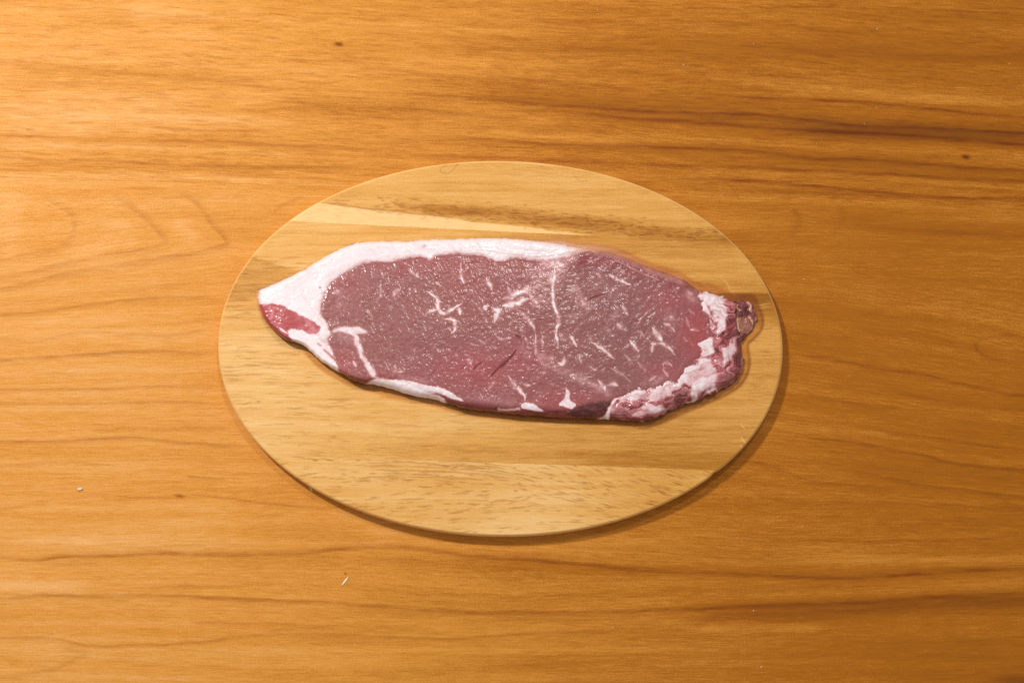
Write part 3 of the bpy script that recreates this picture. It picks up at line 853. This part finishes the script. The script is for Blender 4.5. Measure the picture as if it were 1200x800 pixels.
# marbling: (points, width, strength)
VEINS = [
 ([(500, 341), (512, 350), (513, 363), (520, 367), (530, 363), (541, 355)], 1.7, .85), ([(513, 363), (502, 366), (499, 370)], 1.5, .75), ([(537, 360), (540, 369)], 1.7, .75),
 ([(522, 374), (531, 375), (534, 384), (529, 391)], 1.8, .75), ([(540, 311), (541, 322), (544, 333)], 1.6, .75), ([(570, 326), (574, 334), (577, 341)], 1.8, .75),
 ([(480, 315), (490, 326)], 1.5, .55), ([(460, 347), (469, 338)], 1.8, .6), ([(480, 336), (480, 346)], 1.2, .4), ([(578, 362), (584, 366), (580, 377)], 3.0, .85),
 ([(567, 358), (569, 363)], 2.2, .75), ([(588, 351), (604, 345), (626, 336)], 2.6, .85), ([(596, 336), (598, 344)], 1.5, .5), ([(590, 358), (602, 356), (618, 350)], 3.2, .95),
 ([(608, 363), (618, 374), (625, 382), (627, 388)], 1.8, .7), ([(620, 344), (628, 354), (632, 362)], 3.0, .55), ([(648, 306), (650, 322), (648, 336), (649, 354), (655, 376), (652, 388), (654, 408)], 1.8, .95),
 ([(627, 390), (628, 404), (628, 418)], 1.1, .6), ([(636, 390), (636, 400), (635, 408)], 1.1, .55), ([(616, 394), (619, 408)], 1.1, .45), ([(581, 394), (588, 397), (600, 396)], 1.1, .45),
 ([(548, 420), (553, 427)], 1.6, .65), ([(608, 384), (614, 382)], 1.1, .5), ([(596, 441), (604, 452), (614, 463), (616, 469)], 1.8, .85), ([(654, 425), (660, 426), (662, 418)], 2.0, .85),
 ([(668, 393), (672, 399), (676, 406)], 1.5, .75), ([(694, 401), (706, 409), (721, 421)], 1.5, .70), ([(679, 416), (682, 425)], 1.1, .6), ([(702, 446), (710, 458)], 2.2, .75),
 ([(711, 452), (717, 450), (724, 452)], 2.4, .7), ([(729, 358), (736, 370)], 1.5, .55), ([(714, 322), (726, 328), (739, 334)], 1.6, .85), ([(724, 379), (731, 386)], 2.6, .5), ([(713, 386), (712, 391)], 2.4, .35),
 ([(765, 384), (770, 392), (776, 399)], 2.6, .9), ([(761, 399), (765, 403), (776, 402), (784, 408), (792, 416)], 1.6, .8), ([(764, 403), (764, 413)], 1.5, .6),
 ([(778, 379), (785, 382), (790, 388)], 1.5, .6), ([(738, 399), (744, 406), (749, 412)], 1.9, .75), ([(807, 362), (814, 370)], 1.3, .45), ([(809, 386), (815, 386), (820, 388)], 1.6, .6),
 ([(804, 372), (808, 384)], 1.3, .4), ([(746, 382), (753, 372), (760, 363)], .8, .4), ([(778, 429), (777, 426), (782, 424), (787, 430)], 1.4, .55), ([(778, 430), (779, 436), (784, 441)], 1.3, .5),
 ([(462, 429), (464, 435), (474, 435)], 1.6, .45), ([(413, 423), (418, 431)], 1.4, .65), ([(444, 334), (446, 346), (440, 356)], 1.4, .5), ([(467, 338), (460, 346)], 2.0, .5), ([(398, 340), (391, 344)], 2.2, .5),
 ([(750, 388), (756, 396)], 1.2, .4), ([(732, 415), (742, 426)], 1.4, .4), ([(748, 424), (757, 436)], 1.6, .35), ([(716, 432), (728, 438), (738, 448)], 1.4, .4), ([(770, 440), (762, 446)], 1.8, .5),
 ([(690, 430), (700, 434)], 1.2, .4), ([(560, 398), (570, 404)], 1, .3), ([(430, 362), (437, 372)], 1.1, .35), ([(580, 446), (572, 456)], 1.2, .4), ([(700, 320), (706, 326)], 1.2, .4), ([(800, 395), (806, 400)], 1.3, .45),
 ([(612, 450), (622, 452)], 1.6, .4), ([(560, 360), (566, 366)], 1.3, .45)]
vmask = SR.new(); big = []
vn = np.clip(.85 + .75 * fbm(U / 4.5, V / 4.5, 3, 83), .2, 1.05)
SR.WU, SR.WV = U + 1.7 * fbm(U / 6, V / 6, 4, 80, .6), V + 1.7 * fbm(U / 6, V / 6, 4, 81, .6)
for i, (p, w, k) in enumerate(VEINS):
    g = SR.new(); SR.stroke(g, smooth_line(p), w * 1.25, w * 1.25, k * .98, taper=.25); g = np.minimum(g * vn, 1)
    vmask = np.maximum(vmask, g)
    L = np.hypot(*np.diff(np.array(p, float), axis=0).T).sum()
    if L > 11 and k >= .6:
        big.append((i, g))
# softer, cloudy fat
for p, w, k in [([(642, 308), (655, 310), (648, 326)], 9, .75), ([(652, 306), (668, 302)], 6, .6), ([(626, 330), (640, 322)], 6, .45), ([(622, 338), (634, 334)], 5, .4), ([(648, 428), (664, 436), (680, 444), (696, 451), (712, 460)], 4.5, .42), ([(674, 338), (680, 350), (688, 359)], 5, .42), ([(671, 345), (678, 356)], 3, .4),
                ([(635, 415), (640, 420), (646, 420)], 3, .55), ([(628, 412), (634, 422), (638, 430)], 2.5, .45), ([(625, 320), (638, 316)], 8, .3), ([(660, 398), (656, 390)], 3, .3), ([(784, 366), (786, 372)], 4, .55),  # first two strokes: bright glints painted in as fat
                ([(780, 374), (788, 372)], 3, .4), ([(808, 344), (812, 350)], 5, .55), ([(758, 450), (775, 444)], 6, .3), ([(612, 408), (618, 416)], 4, .3), ([(400, 392), (412, 396), (418, 402)], 6, .25), ([(470, 442), (500, 448)], 4, .2),
                ([(400, 345), (396, 358)], 5, .2), ([(560, 466), (600, 472)], 5, .15), ([(620, 345), (640, 352)], 5, .3), ([(700, 330), (720, 345)], 7, .12), ([(668, 372), (680, 368)], 4, .35), ([(724, 364), (718, 372)], 4, .3)]:
    g = SR.new(); SR.stroke(g, np.array(p, float), w, w, k)
    vmask = np.maximum(vmask, g * (0.55 + 0.6 * fbm(U / 4, V / 4, 3, 82)))
# small flecks of fat
for _ in range(330):
    u, v = random.uniform(385, 830), random.uniform(300, 470)
    a = random.gauss(0.9 if u > 640 else 1.6, .6); L = random.uniform(1, 4)
    SR.stroke(vmask, np.array([(u, v), (u + L * math.cos(a), v + L * math.sin(a))]), random.uniform(.5, 1.0), random.uniform(.5, 1.0), random.uniform(.10, .34))
vmask *= lean_m
fat = np.maximum(fat, vmask)

# fat pieces inside the lean
PIECES = [([(388, 389), (394, 384), (408, 382.5), (420, 383), (428, 387), (430, 390), (420, 391), (416, 396), (412, 392), (404, 390), (396, 388)], .85),
          ([(416, 388), (420, 394), (423, 404), (426, 415), (434, 428), (440, 438), (438, 443), (432, 436), (424, 422), (418, 408), (414, 396)], .85),
          ([(456, 446), (464, 445), (478, 446), (496, 450), (512, 453), (524, 457), (534, 463), (544, 470), (532, 468), (520, 462.5), (504, 461), (488, 460), (476, 457), (466, 452)], .97),
          ([(610, 474), (617, 471), (626, 474), (637, 481), (626, 480.5), (612, 478)], .95), ([(664, 455), (668, 460), (668, 468), (674, 474), (670, 479), (660, 476), (655, 474), (661, 466)], .92)]
for n_, (p, k) in enumerate(PIECES):
    q = smooth_line(p + p[:1], 4)[:-1]
    d = sdist(wu, wv2, q)
    sf = 2.4 if n_ < 2 else 1.1
    g = k * sstep(-sf, sf, d + .8 * fbm(U / 4, V / 4, 3, 58)) * (.9 + .3 * fbm(U / 5, V / 5, 3, 57))
    fat = np.maximum(fat, g); dark *= 1 - sstep(-1, 1, d); red *= 1 - .5 * sstep(-1, 1, d)
    ids[d > 0] = 5 + n_ if d_out is not None else 0
for p, w, k in [([(436, 438), (444, 444), (456, 447)], 1.5, .6), ([(585, 480), (600, 480), (608, 479)], 1.6, .6)]:
    g = SR.new(); SR.stroke(g, smooth_line(p), w, w, k); fat = np.maximum(fat, g); warm = np.maximum(warm, .5 * g)

# fatty tail at the right and lower right
d_tail = sdist(U, V, np.array([(818, 338), (832, 366), (830, 396), (819, 404), (818, 420), (796, 444), (756, 458), (726, 464), (716, 476), (712, 500), (900, 500), (900, 330)], float))
tail = (d_tail > 0) & (d_eye < 0.2)
tn = fbm(fu / 13, fvv / 13, 4, 90)
tf = np.clip(0.55 + 1.5 * tn, 0, 1)
tailw = sstep(-1.5, 1.5, d_tail) * (1 - lean_m)
tail_fat = SR.new()
for p, k in [([(822, 340), (832, 341), (846, 346), (852, 352), (850, 362), (852, 372), (849, 384), (842, 394), (838, 388), (842, 376), (838, 368), (828, 360), (818, 354)], .88),
             ([(820, 402), (826, 396), (834, 396), (838, 402), (836, 412), (828, 417), (820, 412)], 1.0), ([(846, 408), (856, 402), (862, 404), (861, 416), (852, 424), (846, 428)], .8),
             ([(820, 418), (832, 418), (838, 430), (840, 444), (838, 456), (820, 462), (808, 470), (812, 456), (804, 450), (796, 446), (806, 432)], .72),
             ([(796, 440), (786, 446), (772, 448), (758, 458), (746, 456), (730, 464), (722, 474), (736, 470), (752, 466), (768, 468), (784, 462), (800, 452)], .80),
             ([(742, 488), (752, 478), (758, 470), (770, 474), (780, 476), (772, 480), (764, 484), (756, 484), (750, 490)], .75), ([(810, 456), (818, 460), (816, 468), (808, 471)], 1.0)]:  # last polygon: a wet glint painted in as fat
    q = smooth_line(p + p[:1], 4)[:-1]
    tail_fat = np.maximum(tail_fat, k * sstep(-2.2, 2.2, sdist(fu, fvv, q)))
along = np.where(U > 805, V * 1.0, -U * .9 + 1100) + 14 * vnoise(U / 40, V / 40, 94)
strand = fbm(along / 15, d_out / 4.2 + 1.1 * vnoise(U / 7, V / 7, 95), 4, 91, .6)
fine = fbm(U / 3.2, V / 3.2, 3, 96)
tfat = np.clip(tail_fat * (0.82 + 0.48 * strand + .22 * tn + .10 * fine) + (1 - tail_fat) * np.clip(0.12 + .8 * strand + .15 * fine, 0, .7), 0, .97)
dark = np.maximum(dark, tailw * np.clip(.10 - 1.7 * strand, 0, .95) * np.clip(1.25 - tail_fat, 0, 1)); dark = np.maximum(dark, tailw * .6 * np.exp(-(d_out / 5) ** 2) * np.clip(.8 + fbm(U / 7, V / 7, 3, 54), 0, 1.3))
fat = fat * (1 - tailw) + np.clip(tfat, 0, 1) * tailw
red = np.maximum(red, tailw * (0.62 + .3 * tn))
for p, k, s in [([(720, 476), (735, 474), (748, 474), (742, 484), (732, 490), (716, 488)], .55, 4), ([(840, 444), (848, 436), (862, 430), (868, 436), (858, 450), (844, 456)], .55, 4), ([(790, 462), (800, 456), (808, 458), (802, 470), (790, 474)], .72, 2.5),
                ([(866, 358), (876, 356), (878, 366), (868, 368), (864, 374)], .75, 2.5), ([(864, 384), (872, 394), (866, 404), (862, 396)], .7, 3), ([(866, 402), (871, 410), (868, 430), (863, 420)], .5, 3), ([(770, 484), (784, 478), (796, 472), (786, 482), (776, 488)], .5, 3)]:
    g = SR.new(); blob(g, p, k, s); dark = np.maximum(dark, g); fat *= 1 - .85 * g
# loose flap at the far right
FLAP = [(862, 354), (872, 350), (882, 352), (890, 368), (888, 382), (880, 394), (870, 398), (864, 386), (862, 370)]
qf = smooth_line(FLAP + FLAP[:1], 4)[:-1]
d_flap = sdist(wu, wv2, qf)
fl = sstep(-1.0, 1.0, d_flap)
fat *= 1 - .8 * fl; red = red * (1 - fl) + .35 * fl; 
blob(fat, [(866, 372), (874, 372), (878, 378), (882, 384), (876, 390), (868, 390), (864, 380)], .26, 2.5)
for p, w, k in [([(876, 354), (879, 358), (880, 364)], 1.6, .8), ([(865, 373), (864, 380), (867, 387)], 1.2, .75), ([(878, 372), (883, 379)], 1.4, .75), ([(884, 362), (886, 370), (884, 380), (876, 392)], .9, .5), ([(862, 358), (868, 364)], 1, .5), ([(868, 398), (870, 412), (869, 432), (862, 446), (850, 454)], .8, .45)]:
    g = SR.new(); SR.stroke(g, smooth_line(p), w, w, k); fat = np.maximum(fat, g)
warm = np.maximum(warm, .9 * fl); dark = np.maximum(dark, fl * np.clip(.68 + .7 * fbm(U / 5, V / 5, 3, 93), 0, .8))
ids[tail] = 3
ids[d_flap > 0] = 4
for i, g in big:
    m = (g > .34) & (ids == 0)
    ids[m] = 20 + i

# relief
fat = np.clip(fat, 0, 1); red = np.clip(red, 0, 1); dark = np.clip(dark, 0, 1); warm = np.clip(warm, 0, 1)
hgt += .00035 * fbm(U / 22, V / 22, 4, 95) + .00010 * fbm(U / 4, V / 3, 3, 96)
hgt += .00012 * fat * lean_m
edge_eye = np.exp(-(d_eye / 2.2) ** 2)
hgt -= .00030 * edge_eye
hgt += tailw * (.00026 * tn + .00005 * fbm(U / 4, V / 4, 3, 97)) + fl * .0009 * fbm(U / 4.5, V / 4.5, 3, 98)
# fibres of the lean: fine diagonal ridges
ang = np.where(U < 650, 1.1, .75)
hgt += lean_m * .00010 * fbm((U * np.sin(ang) - V * np.cos(ang)) / 2.0, (U * np.cos(ang) + V * np.sin(ang)) / 10, 3, 99)
zones = [((500, 318), (46, 20), .8), ((560, 322), (36, 22), .8), ((625, 325), (26, 24), 1.0), ((450, 400), (60, 45), .55), ((650, 432), (46, 22), .8), ((706, 360), (46, 18), .9), ((630, 420), (20, 14), 1.0),
         ((440, 340), (50, 24), .5), ((790, 330), (26, 14), .9), ((720, 390), (50, 30), .45), ((520, 440), (60, 20), .5), ((770, 310), (24, 8), .9), ((630, 370), (24, 24), .6), ((570, 380), (60, 40), .35)]
spark += .10
for c, r, k in zones:
    spark += k * .62 * np.exp(-((U - c[0]) / r[0]) ** 2 - ((V - c[1]) / r[1]) ** 2)
spark *= np.clip(.45 + 1.9 * fbm(U / 8, V / 7, 3, 101), .05, 1.9) * (.2 + .8 * lean_m) * (1 - .75 * sm)
spark = np.clip(spark * (1 - tailw), 0, 1)
wet = np.clip(.35 + .6 * tailw + .5 * sstep(0, 1, lowd) + .5 * fl + .3 * spark, 0, 1)

# thickness: rolls off towards the outline, wide at the front, tight along the fat
ang_out = np.arctan2(V - 385, (U - 590) * .4)
roll = 5.0 + 9.0 * sstep(405, 470, V) * sstep(395, 450, U) + 4.0 * sstep(700, 830, U)
T = np.interp(U, [300, 330, 420, 650, 800, 850, 866, 890], [.0052, .0066, .0076, .0076, .0070, .0058, .0040, .0026])
T = T - .0012 * fl
q = np.clip(d_out / roll, 0, 1)
prof = (1 - (1 - q) ** 2.3) ** (1 / 2.3)
z = BT + 0.0003 + T * prof + hgt * sstep(0, 6, d_out)
z = np.maximum(z, BT + 0.0003)

h, w = U.shape
keep = d_out > -0.3
kq = keep[:-1, :-1] & keep[1:, :-1] & keep[1:, 1:] & keep[:-1, 1:]
qd = grid_quads(h, w)
qd = qd[kq.ravel()]
fid = ids[:-1, :-1].ravel()[kq.ravel()]
P = at(U.ravel(), V.ravel(), z.ravel())
e1 = P[qd[:, 2]] - P[qd[:, 0]]; e2 = P[qd[:, 3]] - P[qd[:, 1]]
fn = np.cross(e1, e2)
VN = np.zeros_like(P)
for k in range(4):
    for ax in range(3):
        VN[:, ax] += np.bincount(qd[:, k], fn[:, ax], len(P))
VN /= np.maximum(np.linalg.norm(VN, axis=1)[:, None], 1e-12)
one = np.ones(U.size)
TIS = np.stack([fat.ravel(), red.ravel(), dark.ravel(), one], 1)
mauve = .6 * sstep(600, 720, U + 18 * fbm(U / 40, V / 40, 2, 120)) * (.75 + .5 * fbm(U / 25, V / 18, 3, 121)) + .35 * sstep(370, 410, V) * sstep(440, 500, U) * (1 - sstep(600, 640, U))
SUR = np.stack([spark.ravel(), warm.ravel(), wet.ravel(), np.clip(mauve, 0, 1).ravel()], 1)

steak = thing('raw_steak', 'raw marbled sirloin steak with a white fat edge on the oval board', 'steak')
def piece(name, sel):
    f = qd[sel]
    if len(f) < 6:
        return None
    used, inv = np.unique(f, return_inverse=True)
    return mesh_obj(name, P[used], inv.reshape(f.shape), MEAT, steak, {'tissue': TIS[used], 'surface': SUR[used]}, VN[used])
piece('lean_meat', fid == 0)
piece('fat_cap', fid == 1)
piece('side_muscle', fid == 2)['label'] = 'bright red corner of muscle at the pointed left end'
piece('fatty_tail', fid == 3)
piece('loose_flap', fid == 4)
for k in range(5, 5 + len(PIECES)):
    piece('fat_seam', fid == k)
for i, g in big:
    piece('marbling_vein', fid == 20 + i)
# underside that closes the body
ring_u, ring_v = OUT[:, 0], OUT[:, 1]
und = at(ring_u, ring_v, np.full(len(OUT), BT + 0.0002))
cen = und.mean(0)
tri = np.array([(i, (i + 1) % len(und), len(und)) for i in range(len(und))])
ua = np.tile([0.1, .5, .4, 1.0], (len(und) + 1, 1))
mesh_obj('underside', np.vstack([und, cen]), tri, MEAT, steak, {'tissue': ua, 'surface': np.tile([0, 0, .5, 0.0], (len(und) + 1, 1))})

# ------------------------------------------------------------------ juice that has run out on to the board
JR = Raster(284, 258, 906, 520, 1.0)
dj = sdist(JR.U + 2.0 * vnoise(JR.U / 34, JR.V / 34, 111), JR.V + 2.0 * vnoise(JR.U / 34, JR.V / 34, 112), OUT)
reach = np.interp(JR.U, [290, 330, 360, 450, 600, 700, 800, 850, 900], [3, 5, 10, 11, 10, 10, 11, 12, 11]) * np.where(JR.V < 330, np.interp(JR.U, [300, 600, 660, 720, 800, 860], [.1, .15, .7, 1.0, .8, .5]), 1.0)
film = reach + dj
zj = BT + np.clip(film, 0, 6) / 6 * 0.00028 + 0.00002
kp = film > -0.6
kq2 = kp[:-1, :-1] & kp[1:, :-1] & kp[1:, 1:] & kp[:-1, 1:]
q2 = grid_quads(*JR.U.shape)[kq2.ravel()]
used, inv = np.unique(q2, return_inverse=True)
PJ = at(JR.U.ravel(), JR.V.ravel(), zj.ravel())
pink = sstep(650, 720, JR.U) * (1 - sstep(330, 360, JR.V)) + .8 * sstep(835, 860, JR.U) * (1 - sstep(355, 375, JR.V)) + .35 * sstep(420, 440, JR.V)
SJ = np.stack([sstep(0, 5.0, film).ravel(), np.clip(pink, 0, 1).ravel(), one[:JR.U.size] * 0, np.ones(JR.U.size)], 1)
tag(mesh_obj('meat_juice', PJ[used], inv.reshape(q2.shape), JUICE, None, {'surface': SJ[used]}), 'thin wet film of pinkish meat juice spread around the steak', 'juice')

# ------------------------------------------------------------------ small things
def lump(name, u, v, z, lu, lv, hh, rot, mat, seed):
    """a small irregular crumb, lu by lv survey units across"""
    r = np.random.default_rng(seed)
    c = at(np.array([u]), np.array([v]), z)[0]
    s = 0.000455
    n, m = 10, 6
    vs_, fs = [], []
    for i in range(m + 1):
        ph = math.pi * i / m
        for j in range(n):
            th = 2 * math.pi * j / n
            k = 1 + (r.random() - .5) * .45
            x = lu * s / 2 * math.sin(ph) * math.cos(th) * k; y = lv * s / 2 * math.sin(ph) * math.sin(th) * k
            zz = hh / 2 * (1 - math.cos(ph)) 
            cr_, sr_ = math.cos(rot), math.sin(rot)
            vs_.append((x * cr_ - y * sr_, x * sr_ + y * cr_, zz))
    for i in range(m):
        for j in range(n):
            fs.append((i * n + j, i * n + (j + 1) % n, (i + 1) * n + (j + 1) % n, (i + 1) * n + j))
    o = mesh_obj(name, vs_, fs, mat)
    o.location = c
    return o
tag(lump('crumb', 94, 573, 0, 6.5, 3.4, .0008, .1, CRUMB, 1), 'tiny white crumb on the table at the far left, below mid height', 'crumb')
tag(lump('crumb', 364.5, 572.5, 0, 6.5, 2.6, .001, -1.0, CRUMB, 2), 'tiny pale crumb on the table against the lower left edge of the board', 'crumb')
tag(lump('splinter', 404.5, 680.5, 0, 14, 2.0, .0004, .95, SPLINT, 3), 'thin pale wood splinter lying aslant on the table below the board', 'splinter')
spots = [(718, 735), (1028, 34), (1183, 75), (1013, 145), (942, 327), (1027, 126), (883, 715), (892, 781), (883, 51), (801, 76), (700, 12)]
vv, ff = [], []
for k, (u, v) in enumerate(spots):
    c = at(np.array([u]), np.array([v]), 0.0)[0]
    a = random.uniform(0, 3); r1_, r2_ = random.uniform(.22, .6) * .001, random.uniform(.16, .3) * .001
    b = len(vv)
    for j in range(6):
        t = a + j * math.pi / 3
        x, y = r1_ * math.cos(j * math.pi / 3), r2_ * math.sin(j * math.pi / 3)
        vv.append((c[0] + x * math.cos(a) - y * math.sin(a), c[1] + x * math.sin(a) + y * math.cos(a), 0.00002))
    vv.append((c[0], c[1], 0.0004))
    for j in range(6):
        ff.append((b + j, b + (j + 1) % 6, b + 6))
du = tag(mesh_obj('dust', vv, ff, CRUMB), 'pale specks of dust scattered over the table', 'dust')
du['kind'] = 'stuff'

def tube(name, pts, z, r, mat):
    p = smooth_line(pts, 8)
    c = at(p[:, 0], p[:, 1], np.full(len(p), z + r))
    t = np.gradient(c, axis=0); t /= np.linalg.norm(t, axis=1)[:, None]
    sd = np.cross(t, (0, 0, 1)); n = 6
    ring = [c + r * (math.cos(k * 2 * math.pi / n) * sd + math.sin(k * 2 * math.pi / n) * np.array((0, 0, 1))) for k in range(n)]
    Pm = np.stack(ring + [ring[0]], 1)
    return mesh_obj(name, Pm.reshape(-1, 3), grid_quads(len(p), n + 1), mat)
tag(tube('hair', [(524, 193), (518, 196), (516, 201), (522, 203), (529, 201), (533, 196), (537, 191.5)], BT, .00007, HAIR), 'fine brown hair curled into a loop on the upper rim of the board', 'hair')
tag(tube('hair', [(671, 203.5), (674, 207), (678, 211), (684, 212.5), (689, 211)], BT, .00006, HAIR), 'short fine brown hair on the board, right of its top', 'hair')
